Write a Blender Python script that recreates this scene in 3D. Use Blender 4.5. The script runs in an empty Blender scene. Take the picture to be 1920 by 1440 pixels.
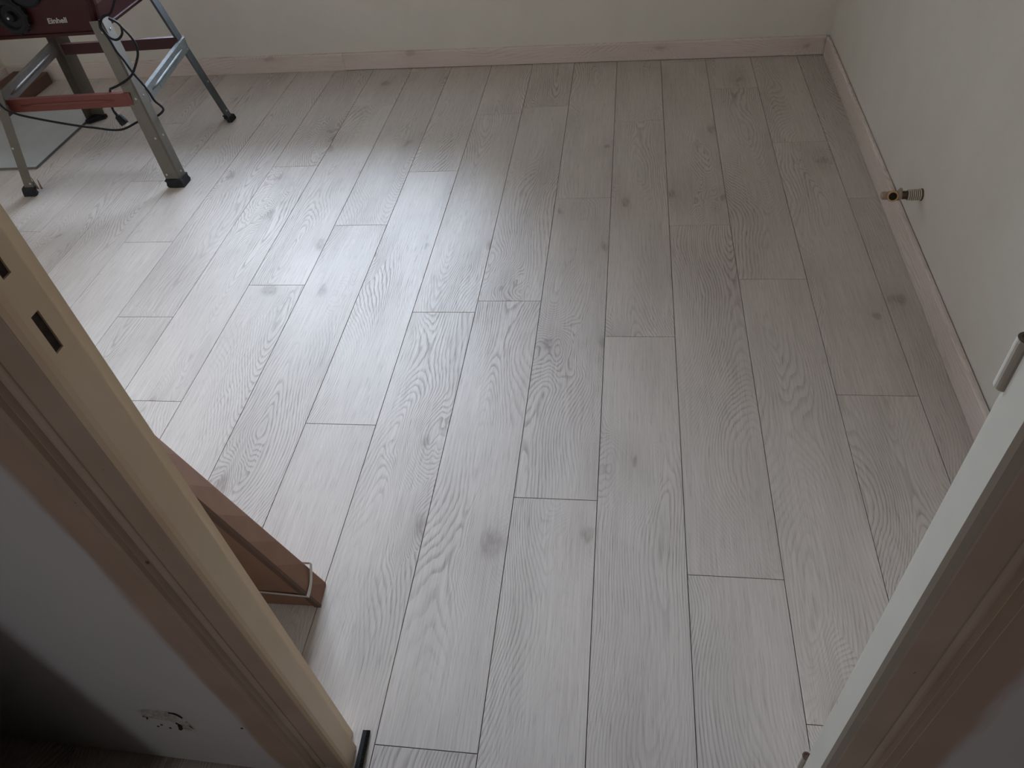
import bpy, bmesh, math, random
from mathutils import Vector, Matrix, Euler

# ------------------------------------------------------------------ camera, world, lights, exposure
scene = bpy.context.scene
col = scene.collection
cam_d = bpy.data.cameras.new('camera')
cam = bpy.data.objects.new('camera', cam_d)
col.objects.link(cam)
cam.location = (0.05787, -1.38486, 1.40060)
cam.rotation_euler = Euler((0.780603, 0.0960268, 0.117202), 'XYZ')
cam_d.sensor_fit = 'HORIZONTAL'
cam_d.sensor_width = 36.0
cam_d.lens = 36.0 * 1396.576 / 1920.0
cam_d.clip_start = 0.02
scene.camera = cam

scene.view_settings.view_transform = 'Standard'
scene.view_settings.look = 'None'
scene.view_settings.gamma = 1.0
scene.view_settings.use_curve_mapping = False
scene.view_settings.exposure = 0.0

world = bpy.data.worlds.new('overcast_sky')
scene.world = world
world.use_nodes = True
wn = world.node_tree.nodes
wl = world.node_tree.links
wn.clear()
w_tc = wn.new('ShaderNodeTexCoord')
w_sep = wn.new('ShaderNodeSeparateXYZ')
w_ramp = wn.new('ShaderNodeValToRGB')
w_map = wn.new('ShaderNodeMapRange')
w_bg = wn.new('ShaderNodeBackground')
w_out = wn.new('ShaderNodeOutputWorld')
w_map.inputs['From Min'].default_value = -1.0
w_map.inputs['From Max'].default_value = 1.0
w_ramp.color_ramp.elements[0].position = 0.46
w_ramp.color_ramp.elements[0].color = (0.20, 0.20, 0.19, 1)       # streets and roofs below the horizon
w_ramp.color_ramp.elements[1].position = 0.54
w_ramp.color_ramp.elements[1].color = (0.80, 0.91, 1.10, 1)        # even overcast sky
w_bg.inputs['Strength'].default_value = 32.0
wl.new(w_tc.outputs['Generated'], w_sep.inputs[0])
wl.new(w_sep.outputs['Z'], w_map.inputs['Value'])
wl.new(w_map.outputs['Result'], w_ramp.inputs['Fac'])
wl.new(w_ramp.outputs['Color'], w_bg.inputs['Color'])
wl.new(w_bg.outputs[0], w_out.inputs['Surface'])

# window opening in the wall behind the saw (position on the wall's own X, height)
WIN_X0, WIN_X1, WIN_Z0, WIN_Z1 = -2.40, -0.70, 0.62, 2.25
HALL_FILL_POWER = 12.5

# the walls are not square to the boards: each runs at its own small angle
BACK_SLOPE = -0.0372
def back_y(x):            # face of the back wall (room side)
    return 2.004 + BACK_SLOPE * (x - 0.88)
def right_x(y):           # face of the right wall (room side)
    return 0.866 + 0.0120 * (y + 0.2)
FRONT_SLOPE = -0.022
def front_y(x, y):        # anything on the door wall, given where it would be at the left jamb
    return y + FRONT_SLOPE * (x + 0.417)
LEFT_X = -3.15
CEIL = 2.5
OPEN_L, OPEN_R, OPEN_H = -0.417, 0.335, 2.04
HALL_Y = -2.35            # rear wall of the hall
BACK_ANGLE = math.atan(BACK_SLOPE)

portal_d = bpy.data.lights.new('window_portal', 'AREA')
portal_d.shape = 'RECTANGLE'
portal_d.size = WIN_X1 - WIN_X0
portal_d.size_y = WIN_Z1 - WIN_Z0
portal_d.cycles.is_portal = True
portal = bpy.data.objects.new('window_portal', portal_d)
col.objects.link(portal)
wx = 0.5 * (WIN_X0 + WIN_X1)
portal.location = (wx, back_y(wx) + 0.20, 0.5 * (WIN_Z0 + WIN_Z1))
portal.rotation_euler = (-math.pi / 2, 0, BACK_ANGLE)

# ------------------------------------------------------------------ helpers
random.seed(7)

def tag(o, label=None, cat=None, group=None, kind=None):
    if label: o['label'] = label
    if cat: o['category'] = cat
    if group: o['group'] = group
    if kind: o['kind'] = kind
    return o

def empty(name, loc=(0, 0, 0), rz=0.0):
    o = bpy.data.objects.new(name, None)
    o.empty_display_size = 0.1
    o.location = loc
    o.rotation_euler = (0, 0, rz)
    col.objects.link(o)
    return o

def finish(name, bm, mat, parent=None, smooth=False, bevel=0.0, seg=2):
    me = bpy.data.meshes.new(name)
    bmesh.ops.recalc_face_normals(bm, faces=bm.faces[:])
    bm.to_mesh(me)
    bm.free()
    if smooth:
        for p in me.polygons: p.use_smooth = True
    o = bpy.data.objects.new(name, me)
    col.objects.link(o)
    if mat: me.materials.append(mat)
    if bevel > 0:
        b = o.modifiers.new('bevel', 'BEVEL')
        b.width = bevel; b.segments = seg; b.limit_method = 'ANGLE'
    if parent is not None:
        o.parent = parent
    return o

def box(bm, lo, hi):
    lo = Vector(lo); hi = Vector(hi)
    vs = [bm.verts.new((x, y, z)) for z in (lo.z, hi.z) for y in (lo.y, hi.y) for x in (lo.x, hi.x)]
    for f in ((0, 2, 3, 1), (4, 5, 7, 6), (0, 1, 5, 4), (2, 6, 7, 3), (0, 4, 6, 2), (1, 3, 7, 5)):
        bm.faces.new([vs[i] for i in f])
    return vs

def hexa(bm, b4, t4):
    """solid between a bottom quad and a top quad"""
    b = [bm.verts.new(v) for v in b4]; t = [bm.verts.new(v) for v in t4]
    bm.faces.new(b[::-1]); bm.faces.new(t)
    for i in range(4):
        j = (i + 1) % 4
        bm.faces.new((b[i], b[j], t[j], t[i]))

def prism(bm, pts, z0, z1):
    b = [bm.verts.new((x, y, z0)) for x, y in pts]; t = [bm.verts.new((x, y, z1)) for x, y in pts]
    bm.faces.new(b[::-1]); bm.faces.new(t)
    n = len(pts)
    for i in range(n):
        j = (i + 1) % n
        bm.faces.new((b[i], b[j], t[j], t[i]))

def lathe(bm, prof, origin, axis, seg=24, close=True):
    """revolve (distance along axis, radius) pairs about an axis"""
    origin = Vector(origin); axis = Vector(axis).normalized()
    u = axis.orthogonal().normalized(); v = axis.cross(u)
    rings = []
    for d, r in prof:
        rings.append([bm.verts.new(origin + axis * d + (u * math.cos(a) + v * math.sin(a)) * r)
                      for a in (2 * math.pi * k / seg for k in range(seg))])
    for a, b in zip(rings, rings[1:]):
        for k in range(seg):
            j = (k + 1) % seg
            bm.faces.new((a[k], a[j], b[j], b[k]))
    if close:
        bm.faces.new(rings[0][::-1]); bm.faces.new(rings[-1])

def catmull(pts, n=8):
    pts = [Vector(p) for p in pts]
    P = [2 * pts[0] - pts[1]] + pts + [2 * pts[-1] - pts[-2]]
    out = []
    for i in range(1, len(P) - 2):
        a, b, c, d = P[i - 1], P[i], P[i + 1], P[i + 2]
        for k in range(n):
            t = k / n
            out.append(0.5 * ((2 * b) + (c - a) * t + (2 * a - 5 * b + 4 * c - d) * t * t + (3 * b - a - 3 * c + d) * t ** 3))
    out.append(pts[-1])
    return out

def tube(bm, pts, r, seg=8):
    rings = []
    up = None
    for i, p in enumerate(pts):
        t = (pts[min(i + 1, len(pts) - 1)] - pts[max(i - 1, 0)]).normalized()
        if up is None: up = t.orthogonal().normalized()
        up = (up - t * up.dot(t)).normalized()
        w = t.cross(up)
        rr = r[i] if isinstance(r, (list, tuple)) else r
        rings.append([bm.verts.new(p + (up * math.cos(a) + w * math.sin(a)) * rr) for a in (2 * math.pi * k / seg for k in range(seg))])
    for a, b in zip(rings, rings[1:]):
        for k in range(seg):
            j = (k + 1) % seg
            bm.faces.new((a[k], a[j], b[j], b[k]))
    bm.faces.new(rings[0][::-1]); bm.faces.new(rings[-1])

# ------------------------------------------------------------------ materials
class NT:
    def __init__(s, name):
        s.m = bpy.data.materials.new(name); s.m.use_nodes = True
        s.n = s.m.node_tree.nodes; s.l = s.m.node_tree.links
        s.b = s.n['Principled BSDF']
    def new(s, t, **kw):
        o = s.n.new(t)
        for k, v in kw.items(): setattr(o, k, v)
        return o
    def put(s, sock, v):
        if hasattr(v, 'is_output'): s.l.new(v, sock)
        else: sock.default_value = v
    def math(s, op, a, b=None, c=None, clamp=False):
        o = s.new('ShaderNodeMath', operation=op); o.use_clamp = clamp
        s.put(o.inputs[0], a)
        if b is not None: s.put(o.inputs[1], b)
        if c is not None: s.put(o.inputs[2], c)
        return o.outputs[0]
    def vmath(s, op, a, b=None):
        o = s.new('ShaderNodeVectorMath', operation=op)
        s.put(o.inputs[0], a)
        if b is not None: s.put(o.inputs[1], b)
        return o.outputs[0]
    def noise(s, vec, scale=1.0, detail=2.0, rough=0.5, dist=0.0):
        o = s.new('ShaderNodeTexNoise')
        s.put(o.inputs['Vector'], vec)
        o.inputs['Scale'].default_value = scale; o.inputs['Detail'].default_value = detail
        o.inputs['Roughness'].default_value = rough; o.inputs['Distortion'].default_value = dist
        return o.outputs['Fac']
    def remap(s, v, a, b, c=0.0, d=1.0, smooth=False):
        o = s.new('ShaderNodeMapRange')
        if smooth: o.interpolation_type = 'SMOOTHSTEP'
        s.put(o.inputs['Value'], v)
        o.inputs['From Min'].default_value = a; o.inputs['From Max'].default_value = b
        o.inputs['To Min'].default_value = c; o.inputs['To Max'].default_value = d
        return o.outputs['Result']
    def mix(s, fac, a, b, mode='MIX'):
        o = s.new('ShaderNodeMix', data_type='RGBA', blend_type=mode)
        s.put(o.inputs['Factor'], fac); s.put(o.inputs[6], a); s.put(o.inputs[7], b)
        return o.outputs[2]
    def obj(s):
        return s.new('ShaderNodeTexCoord').outputs['Object']
    def bump(s, h, strength, dist):
        o = s.new('ShaderNodeBump'); o.inputs['Strength'].default_value = strength; o.inputs['Distance'].default_value = dist
        s.put(o.inputs['Height'], h); s.put(s.b.inputs['Normal'], o.outputs[0])

def C(r, g, b): return (r, g, b, 1.0)

def simple(name, colr, rough=0.6, metal=0.0, var=0.12, scale=30.0, bump=0.0, bd=0.001, spec=0.5):
    t = NT(name); v = t.obj()
    n = t.noise(v, scale, 4.0, 0.6)
    f = t.remap(n, 0.3, 0.7, 1.0 - var, 1.0 + var)
    o = t.new('ShaderNodeVectorMath', operation='SCALE'); o.inputs[0].default_value = colr[:3]; t.put(o.inputs['Scale'], f)
    t.put(t.b.inputs['Base Color'], o.outputs[0])
    t.b.inputs['Roughness'].default_value = rough; t.b.inputs['Metallic'].default_value = metal
    t.b.inputs['Specular IOR Level'].default_value = spec
    if bump: t.bump(n, bump, bd)
    return t.m

def laminate(name, base, line, knotc, rough=0.36, along='Y', contrast=1.0):
    """pale oak print with pressed grain: ring contours, pores, sparse knots; every board differs by its random"""
    t = NT(name); v = t.obj()
    rnd = t.new('ShaderNodeObjectInfo').outputs['Random']
    sep = t.new('ShaderNodeSeparateXYZ'); t.put(sep.inputs[0], v)
    if along == 'Y': ac, al = sep.outputs['X'], sep.outputs['Y']
    else: ac, al = sep.outputs['Z'], sep.outputs['X']
    s1 = t.math('MULTIPLY', rnd, 173.0); s2 = t.math('MULTIPLY', rnd, 719.0)
    def vec(fx, fy, k=0.0):
        o = t.new('ShaderNodeCombineXYZ')
        t.put(o.inputs[0], t.math('ADD', t.math('MULTIPLY', ac, fx), s1))
        t.put(o.inputs[1], t.math('ADD', t.math('MULTIPLY', al, fy), s2))
        o.inputs[2].default_value = k
        return o.outputs[0]
    # sparse knots
    vo = t.new('ShaderNodeTexVoronoi'); vo.voronoi_dimensions = '2D'; vo.inputs['Scale'].default_value = 1.0; vo.inputs['Randomness'].default_value = 0.9
    wob = t.noise(vec(14, 6, 3.0), 1.0, 2.0, 0.5)
    kv = t.new('ShaderNodeVectorMath', operation='ADD')
    t.put(kv.inputs[0], vec(5.6, 2.7))
    wv = t.new('ShaderNodeCombineXYZ'); t.put(wv.inputs[0], t.math('MULTIPLY', t.math('SUBTRACT', wob, 0.5), 0.5)); t.put(kv.inputs[1], wv.outputs[0])
    t.put(vo.inputs['Vector'], kv.outputs[0])
    kd = vo.outputs['Distance']
    sepc = t.new('ShaderNodeSeparateColor'); t.put(sepc.inputs[0], vo.outputs['Color'])
    has = t.remap(sepc.outputs[0], 0.66, 0.70)
    size = t.remap(sepc.outputs[1], 0.0, 1.0, 0.05, 0.15)
    knot = t.math('MULTIPLY', has, t.math('SUBTRACT', 1.0, t.math('DIVIDE', kd, size), clamp=True))
    swell = t.math('MULTIPLY', has, t.remap(kd, 0.0, 0.55, 1.0, 0.0, True))
    # growth-ring contours: straight grain at the sides, arches up the middle of most boards
    mid = 0.096 if along == 'Y' else 0.04
    r2 = t.math('FRACT', t.math('MULTIPLY', rnd, 57.31))
    xc = t.math('ADD', t.math('MULTIPLY', t.math('SUBTRACT', r2, 0.5), 0.20),
                t.math('MULTIPLY', t.math('SUBTRACT', t.noise(vec(0.01, 1.7, 11.0), 1.0, 1.0, 0.4), 0.5), 0.16))
    u = t.math('SUBTRACT', t.math('SUBTRACT', ac, mid), xc)
    au = t.math('SQRT', t.math('ADD', t.math('MULTIPLY', u, u), 0.00022))
    g = t.noise(vec(0.35, 1.15, 13.0), 1.0, 0.6, 0.3)
    iso = t.noise(vec(7.0, 1.5), 1.0, 1.0, 0.35)
    fine = t.noise(vec(42, 10, 5.0), 1.0, 2.0, 0.5)
    hh = t.math('ADD', t.math('MULTIPLY', au, 2.2), t.math('MULTIPLY', g, 1.0))
    hh = t.math('ADD', hh, t.math('MULTIPLY', iso, 0.30))
    hh = t.math('ADD', hh, t.math('ADD', t.math('MULTIPLY', swell, 0.20), t.math('MULTIPLY', fine, 0.022)))
    fr = t.math('FRACT', t.math('MULTIPLY', hh, 56.0))
    ring = t.math('MULTIPLY', t.remap(fr, 0.0, 0.12, 0.0, 1.0, True), t.remap(fr, 0.14, 0.62, 1.0, 0.0, True))
    # broad strength of the figure along the board; a few wide dark early-wood flames
    amp = t.remap(t.noise(vec(4.0, 1.3, 9.0), 1.0, 1.0, 0.5), 0.36, 0.66, 0.10, 1.0, True)
    breakup = t.remap(t.noise(vec(110, 12, 7.0), 1.0, 2.0, 0.6), 0.3, 0.6, 0.35, 1.0)
    ring = t.math('MULTIPLY', t.math('MULTIPLY', ring, amp), breakup)
    # fine straight fibres and pores
    fib = t.noise(vec(300, 5.5, 1.0), 1.0, 3.0, 0.6)
    pores = t.remap(t.noise(vec(420, 16, 2.0), 1.0, 1.0, 0.5), 0.60, 0.72)
    tone = t.noise(vec(9, 1.6, 4.0), 1.0, 2.0, 0.5)
    dark = t.math('MULTIPLY', ring, 0.66 * contrast)
    dark = t.math('ADD', dark, t.math('MULTIPLY', pores, 0.30 * contrast))
    dark = t.math('ADD', dark, t.remap(fib, 0.35, 0.75, 0.0, 0.40 * contrast))
    dark = t.math('ADD', dark, t.remap(tone, 0.45, 0.75, 0.0, 0.22 * contrast), clamp=True)
    c = t.mix(dark, base, line)
    c = t.mix(t.math('MULTIPLY', t.remap(knot, 0.0, 0.7, 0.0, 1.0, True), t.remap(t.noise(vec(120, 40, 8.0), 1.0, 3.0, 0.6), 0.3, 0.7, 0.22, 0.62)), c, knotc)
    halo = t.math('MULTIPLY', t.math('MULTIPLY', swell, swell), 0.16)
    c = t.mix(halo, c, knotc)
    hv = t.new('ShaderNodeHueSaturation'); t.put(hv.inputs['Color'], c)
    t.put(hv.inputs['Value'], t.remap(rnd, 0.0, 1.0, 0.965, 1.03))
    t.put(t.b.inputs['Base Color'], hv.outputs[0])
    t.put(t.b.inputs['Roughness'], t.math('ADD', rough, t.math('MULTIPLY', t.math('ADD', ring, pores), 0.22)))
    height = t.math('SUBTRACT', t.math('MULTIPLY', fib, 0.25), t.math('ADD', ring, t.math('MULTIPLY', pores, 0.5)))
    t.bump(height, 0.34, 0.0007)
    return t.m

M = {}
M['plank'] = laminate('pale_oak_laminate', C(0.655, 0.585, 0.54), C(0.33, 0.287, 0.26), C(0.21, 0.155, 0.13), rough=0.45)
M['skirting'] = laminate('pale_pink_oak_skirting', C(0.77, 0.67, 0.625), C(0.50, 0.395, 0.36), C(0.36, 0.26, 0.22), rough=0.45, along='X', contrast=0.7)
M['wall'] = simple('painted_plaster', C(0.73, 0.695, 0.635), 0.75, var=0.03, scale=6.0, bump=0.05, bd=0.002, spec=0.3)
M['ceiling'] = simple('white_ceiling_paint', C(0.74, 0.73, 0.70), 0.85, var=0.02, scale=5.0, spec=0.2)
M['hallwall'] = simple('hall_wall_low_bounce', C(0.22, 0.165, 0.13), 0.6, var=0.05, scale=8.0, spec=0.3)  # unseen hall walls made dark brown to cut bounce light
M['wall_cream'] = simple('cream_plaster', C(0.66, 0.585, 0.49), 0.75, var=0.03, scale=6.0, bump=0.05, bd=0.002, spec=0.3)
M['dark_gap'] = simple('dark_gap', C(0.02, 0.017, 0.015), 0.9)

def hall_plaster():
    # white paint that stops short of the door frame, bare tan plaster with a ragged edge beside it
    t = NT('hall_plaster_with_bare_edge'); v = t.obj()
    sep = t.new('ShaderNodeSeparateXYZ'); t.put(sep.inputs[0], v)
    x = sep.outputs['X']
    mid = 0.5 * (OPEN_L + OPEN_R); half = 0.5 * (OPEN_R - OPEN_L)
    d = t.math('SUBTRACT', t.math('ABSOLUTE', t.math('SUBTRACT', x, mid)), half)
    st = t.new('ShaderNodeVectorMath', operation='MULTIPLY'); t.put(st.inputs[0], v); st.inputs[1].default_value = (1.0, 1.0, 0.18)
    n = t.noise(st.outputs[0], 26.0, 3.0, 0.6)
    n2 = t.noise(v, 9.0, 2.0, 0.5)
    e = t.math('ADD', d, t.math('MULTIPLY', t.math('SUBTRACT', n, 0.5), 0.035))
    f = t.remap(e, 0.105, 0.122, 0.0, 1.0, True)
    bare = t.mix(n2, C(0.40, 0.30, 0.23), C(0.52, 0.41, 0.33))
    white = t.mix(n2, C(0.60, 0.605, 0.62), C(0.66, 0.66, 0.67))
    t.put(t.b.inputs['Base Color'], t.mix(f, bare, white))
    t.b.inputs['Roughness'].default_value = 0.8; t.b.inputs['Specular IOR Level'].default_value = 0.25
    t.bump(n, 0.1, 0.001)
    return t.m
M['hall_plaster'] = hall_plaster()

def old_cream(name, a, b, chip, amount):
    t = NT(name); v = t.obj()
    n = t.noise(v, 7.0, 3.0, 0.6)
    c = t.mix(t.remap(n, 0.35, 0.7), a, b)
    st = t.new('ShaderNodeVectorMath', operation='MULTIPLY'); t.put(st.inputs[0], v); st.inputs[1].default_value = (1.0, 1.0, 0.5)
    n2 = t.noise(st.outputs[0], 62.0, 3.0, 0.55)
    c = t.mix(t.remap(n2, amount, amount + 0.035), c, chip)
    t.put(t.b.inputs['Base Color'], c)
    t.b.inputs['Roughness'].default_value = 0.48
    t.bump(t.math('ADD', t.math('MULTIPLY', n2, 0.5), n), 0.12, 0.0015)
    return t.m
M['cream'] = old_cream('old_cream_gloss_paint', C(0.76, 0.595, 0.415), C(0.81, 0.65, 0.47), C(0.24, 0.15, 0.10), 0.735)
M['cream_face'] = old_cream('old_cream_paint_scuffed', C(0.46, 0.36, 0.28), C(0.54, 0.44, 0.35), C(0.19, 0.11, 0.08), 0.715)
M['cream_pale'] = old_cream('pale_cream_gloss_paint', C(0.47, 0.435, 0.365), C(0.51, 0.47, 0.40), C(0.25, 0.20, 0.15), 0.77)
M['slot'] = simple('slot_shade_fill', C(0.035, 0.02, 0.014), 0.9, var=0.5, scale=120)  # shade inside the latch slots, painted as a nearly flush dark fill
M['card'] = simple('brown_cardboard', C(0.28, 0.16, 0.108), 0.85, var=0.06, scale=18, bump=0.05, spec=0.2)
M['card_dark'] = simple('dark_brown_cardboard', C(0.15, 0.09, 0.068), 0.85, var=0.08, scale=18, spec=0.2)
M['strap'] = simple('white_packing_strap', C(0.62, 0.58, 0.54), 0.45, var=0.04)
M['tape'] = simple('clear_packing_tape', C(0.40, 0.29, 0.22), 0.25, var=0.04)
M['black_metal'] = simple('black_serrated_steel', C(0.014, 0.014, 0.013), 0.7, var=0.3, scale=200, spec=0.2)
M['galv'] = simple('galvanised_steel', C(0.20, 0.215, 0.215), 0.55, metal=0.4, var=0.18, scale=40)
M['grey_leg'] = simple('taupe_coated_steel', C(0.135, 0.12, 0.10), 0.5, metal=0.15, var=0.08, scale=25)
M['red'] = simple('shaded_red_coat', C(0.034, 0.0045, 0.0055), 0.5, var=0.08, scale=12, spec=0.3)  # red darkened: the shade on the housing front is in the colour
M['red_brace'] = simple('red_brown_coat', C(0.14, 0.032, 0.024), 0.5, var=0.10, scale=30)
M['galv_shaded'] = simple('shaded_galvanised_steel', C(0.095, 0.08, 0.068), 0.5, metal=0.2, var=0.15, scale=40)  # darker, browner copy of the galvanised steel for the shaded left brace
M['steel_leg'] = simple('blue_grey_zinc_leg', C(0.085, 0.098, 0.105), 0.5, metal=0.3, var=0.15, scale=40)
M['red_dark'] = simple('deep_red_coat', C(0.055, 0.010, 0.012), 0.5, var=0.08, scale=30)
M['black'] = simple('black_plastic', C(0.011, 0.011, 0.013), 0.6, var=0.15, spec=0.2)
M['rubber'] = simple('black_rubber', C(0.012, 0.012, 0.016), 0.8, var=0.3, scale=60, bump=0.4, bd=0.003)
M['bolt'] = simple('zinc_bolt', C(0.55, 0.53, 0.50), 0.3, metal=0.9)
M['white_ink'] = simple('white_print', C(0.42, 0.38, 0.37), 0.5, var=0.02)
M['alu'] = simple('cast_aluminium', C(0.55, 0.55, 0.55), 0.4, metal=0.8)
M['sheet'] = simple('smooth_grey_board', C(0.44, 0.455, 0.46), 0.36, var=0.05, scale=9)
M['sheet_edge'] = simple('dark_board_edge', C(0.15, 0.15, 0.148), 0.7)
M['valve_paint'] = old_cream('worn_beige_radiator_paint', C(0.34, 0.27, 0.21), C(0.44, 0.36, 0.29), C(0.16, 0.10, 0.07), 0.62)
M['brass'] = simple('aged_brass', C(0.52, 0.33, 0.17), 0.35, metal=0.85, var=0.2, scale=80)
M['sleeve'] = simple('cream_ribbed_plastic', C(0.60, 0.55, 0.46), 0.5, var=0.08, scale=60)
M['rust_and_shade'] = simple('rusty_steel_and_rib_shade', C(0.10, 0.06, 0.04), 0.7, var=0.4, scale=90)
M['scar'] = simple('broken_plaster', C(0.50, 0.485, 0.46), 0.9, var=0.40, scale=150, bump=0.6, bd=0.004)
M['white_frame'] = simple('white_window_paint', C(0.75, 0.75, 0.74), 0.4, var=0.02)

def pane_mat():
    t = NT('window_glass')
    tr = t.new('ShaderNodeBsdfTransparent'); gl = t.new('ShaderNodeBsdfGlossy'); gl.inputs['Roughness'].default_value = 0.02
    fr = t.new('ShaderNodeFresnel'); fr.inputs['IOR'].default_value = 1.45
    mx = t.new('ShaderNodeMixShader')
    tr.inputs['Color'].default_value = C(0.94, 0.96, 0.96)
    t.l.new(fr.outputs[0], mx.inputs[0]); t.l.new(tr.outputs[0], mx.inputs[1]); t.l.new(gl.outputs[0], mx.inputs[2])
    t.l.new(mx.outputs[0], t.n['Material Output'].inputs['Surface'])
    return t.m
M['glass'] = pane_mat()

def glow_mat():
    t = NT('hall_fill_glow')
    t.put(t.b.inputs['Base Color'], C(0.9, 0.9, 0.9))
    t.b.inputs['Emission Color'].default_value = C(0.97, 0.96, 0.99)
    t.b.inputs['Emission Strength'].default_value = HALL_FILL_POWER
    return t.m
M['opal'] = glow_mat()

# ------------------------------------------------------------------ floor: one object for each board
PW, PL, GAP = 0.192, 1.27407, 0.0015
bm = bmesh.new()
box(bm, (LEFT_X - 0.05, HALL_Y - 0.05, -0.06), (1.35, 2.35, -0.0085))
floor = finish('floor', bm, M['dark_gap'])
tag(floor, 'pale grey oak laminate floor of long boards', None, kind='structure')

offs = {-9: 0.662, -8: 0.2528, -7: -0.1049, -6: 0.4115, -5: 0.7476, -4: -0.1728, -3: 0.2781, -2: -0.9435, -1: -0.3823,
        0: 0.1747, 1: -0.5595, 2: -0.8445, 3: -0.0352, 4: 0.8561, -10: 1.085, -11: 0.31, -12: 0.74, -13: -0.05,
        -14: 0.55, -15: 0.98, -16: 0.18, -17: 0.62, 5: 0.25, 6: -0.3}
plank_mesh = {}
def plank_data(x0, x1, ln):
    key = (round(x0, 4), round(x1, 4), round(ln, 3))
    if key not in plank_mesh:
        b = bmesh.new()
        c = 0.0005
        g = GAP / 2
        lo, hi = (x0 + g, g), (x1 - g, ln - g)
        top = [(lo[0] + c, lo[1] + c, 0), (hi[0] - c, lo[1] + c, 0), (hi[0] - c, hi[1] - c, 0), (lo[0] + c, hi[1] - c, 0)]
        mid = [(lo[0], lo[1], -c), (hi[0], lo[1], -c), (hi[0], hi[1], -c), (lo[0], hi[1], -c)]
        bot = [(x, y, -0.008) for x, y, _ in mid]
        tv = [b.verts.new(v) for v in top]; mv = [b.verts.new(v) for v in mid]; bv = [b.verts.new(v) for v in bot]
        b.faces.new(tv)
        for A, B in ((mv, tv), (bv, mv)):
            for i in range(4):
                j = (i + 1) % 4
                b.faces.new((A[i], A[j], B[j], B[i]))
        b.faces.new(bv[::-1])
        me = bpy.data.meshes.new('plank'); b.to_mesh(me); b.free()
        me.materials.append(M['plank'])
        plank_mesh[key] = me
    return plank_mesh[key]

Y_END, Y_START = 2.20, HALL_Y
for r in range(-17, 7):
    xa, xb = r * PW, (r + 1) * PW
    y = offs[r]
    while y > Y_START: y -= PL
    while y < Y_END:
        a, b_ = max(y, Y_START), min(y + PL, Y_END)
        if b_ - a > 0.03:
            w1 = PW
            o = bpy.data.objects.new('plank', plank_data(0.0, w1, b_ - a))
            o.location = (xa, a, 0.0)
            o.parent = floor
            col.objects.link(o)
        y += PL

# ------------------------------------------------------------------ walls, ceiling
def wall_quad(bm, p0, p1, thick, z0, z1):
    """box wall whose room face runs p0 -> p1, thickness to the left of that direction"""
    a = Vector((p0[0], p0[1])); b = Vector((p1[0], p1[1]))
    d = (b - a).normalized(); n = Vector((-d.y, d.x)) * thick
    q = [(a.x, a.y), (b.x, b.y), (b.x + n.x, b.y + n.y), (a.x + n.x, a.y + n.y)]
    prism(bm, q, z0, z1)

bm = bmesh.new()
bw = lambda x0, x1, z0, z1: wall_quad(bm, (x1, back_y(x1)), (x0, back_y(x0)), -0.28, z0, z1)
XR = 1.10
bw(LEFT_X - 0.2, WIN_X0, -0.008, CEIL); bw(WIN_X1, XR, -0.008, CEIL)
bw(WIN_X0, WIN_X1, -0.008, WIN_Z0); bw(WIN_X0, WIN_X1, WIN_Z1, CEIL)
wall_back = tag(finish('wall_back', bm, M['wall']), 'cream painted back wall with the daylight window', kind='structure')

FRONT_ROOM_Y = -0.925     # room face of the door wall
bm = bmesh.new()
wall_quad(bm, (right_x(2.3), 2.3), (right_x(-1.2), -1.2), 0.2, -0.008, CEIL)
wall_right = tag(finish('wall_right', bm, M['wall']), 'off-white painted right wall', kind='structure')
bm = bmesh.new()
wall_quad(bm, (LEFT_X, -1.2), (LEFT_X, 2.4), 0.2, -0.008, CEIL)
wall_left = tag(finish('wall_left', bm, M['wall_cream']), 'cream painted left wall behind the table saw', kind='structure')
bm = bmesh.new()
box(bm, (LEFT_X - 0.2, HALL_Y - 0.2, CEIL), (1.4, 2.6, CEIL + 0.1))
tag(finish('ceiling', bm, M['ceiling']), 'flat white ceiling', kind='structure')

# door wall core + hall-side plaster skin (skin stops 4 mm above the boards: the dark line along its foot)
bm = bmesh.new()
FRL, FRR = OPEN_L - 0.058, OPEN_R + 0.058
def fw(x0, x1, ya, yb, z0, z1):
    g = (lambda x: yb) if yb == FRONT_ROOM_Y else (lambda x: front_y(x, yb))      # the room face is square to the boards
    prism(bm, [(x0, front_y(x0, ya)), (x1, front_y(x1, ya)), (x1, g(x1)), (x0, g(x0))], z0, z1)
XHR = 1.05
fw(LEFT_X - 0.1, FRL, -0.992, FRONT_ROOM_Y, 0.0, CEIL); fw(FRR, XHR, -0.992, FRONT_ROOM_Y, 0.0, CEIL)
fw(FRL, FRR, -0.992, FRONT_ROOM_Y, OPEN_H + 0.058, CEIL)
wall_front = tag(finish('wall_front', bm, M['wall_cream']), 'thin partition wall holding the doorway', kind='structure')
bm = bmesh.new()
fw(-1.9, FRL, -1.007, -0.992, 0.005, CEIL); fw(FRR, XHR, -1.007, -0.992, 0.005, CEIL)
fw(FRL, FRR, -1.007, -0.992, OPEN_H + 0.058, CEIL)
skin = finish('hall_plaster', bm, M['hall_plaster'], wall_front)
skin['label'] = 'white hall paint stopping short of bare tan plaster beside the frame'
bm = bmesh.new()
fw(-1.9, FRL, -0.9935, -0.9925, -0.002, 0.0055)
finish('foot_gap', bm, M['dark_gap'], wall_front)

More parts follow.
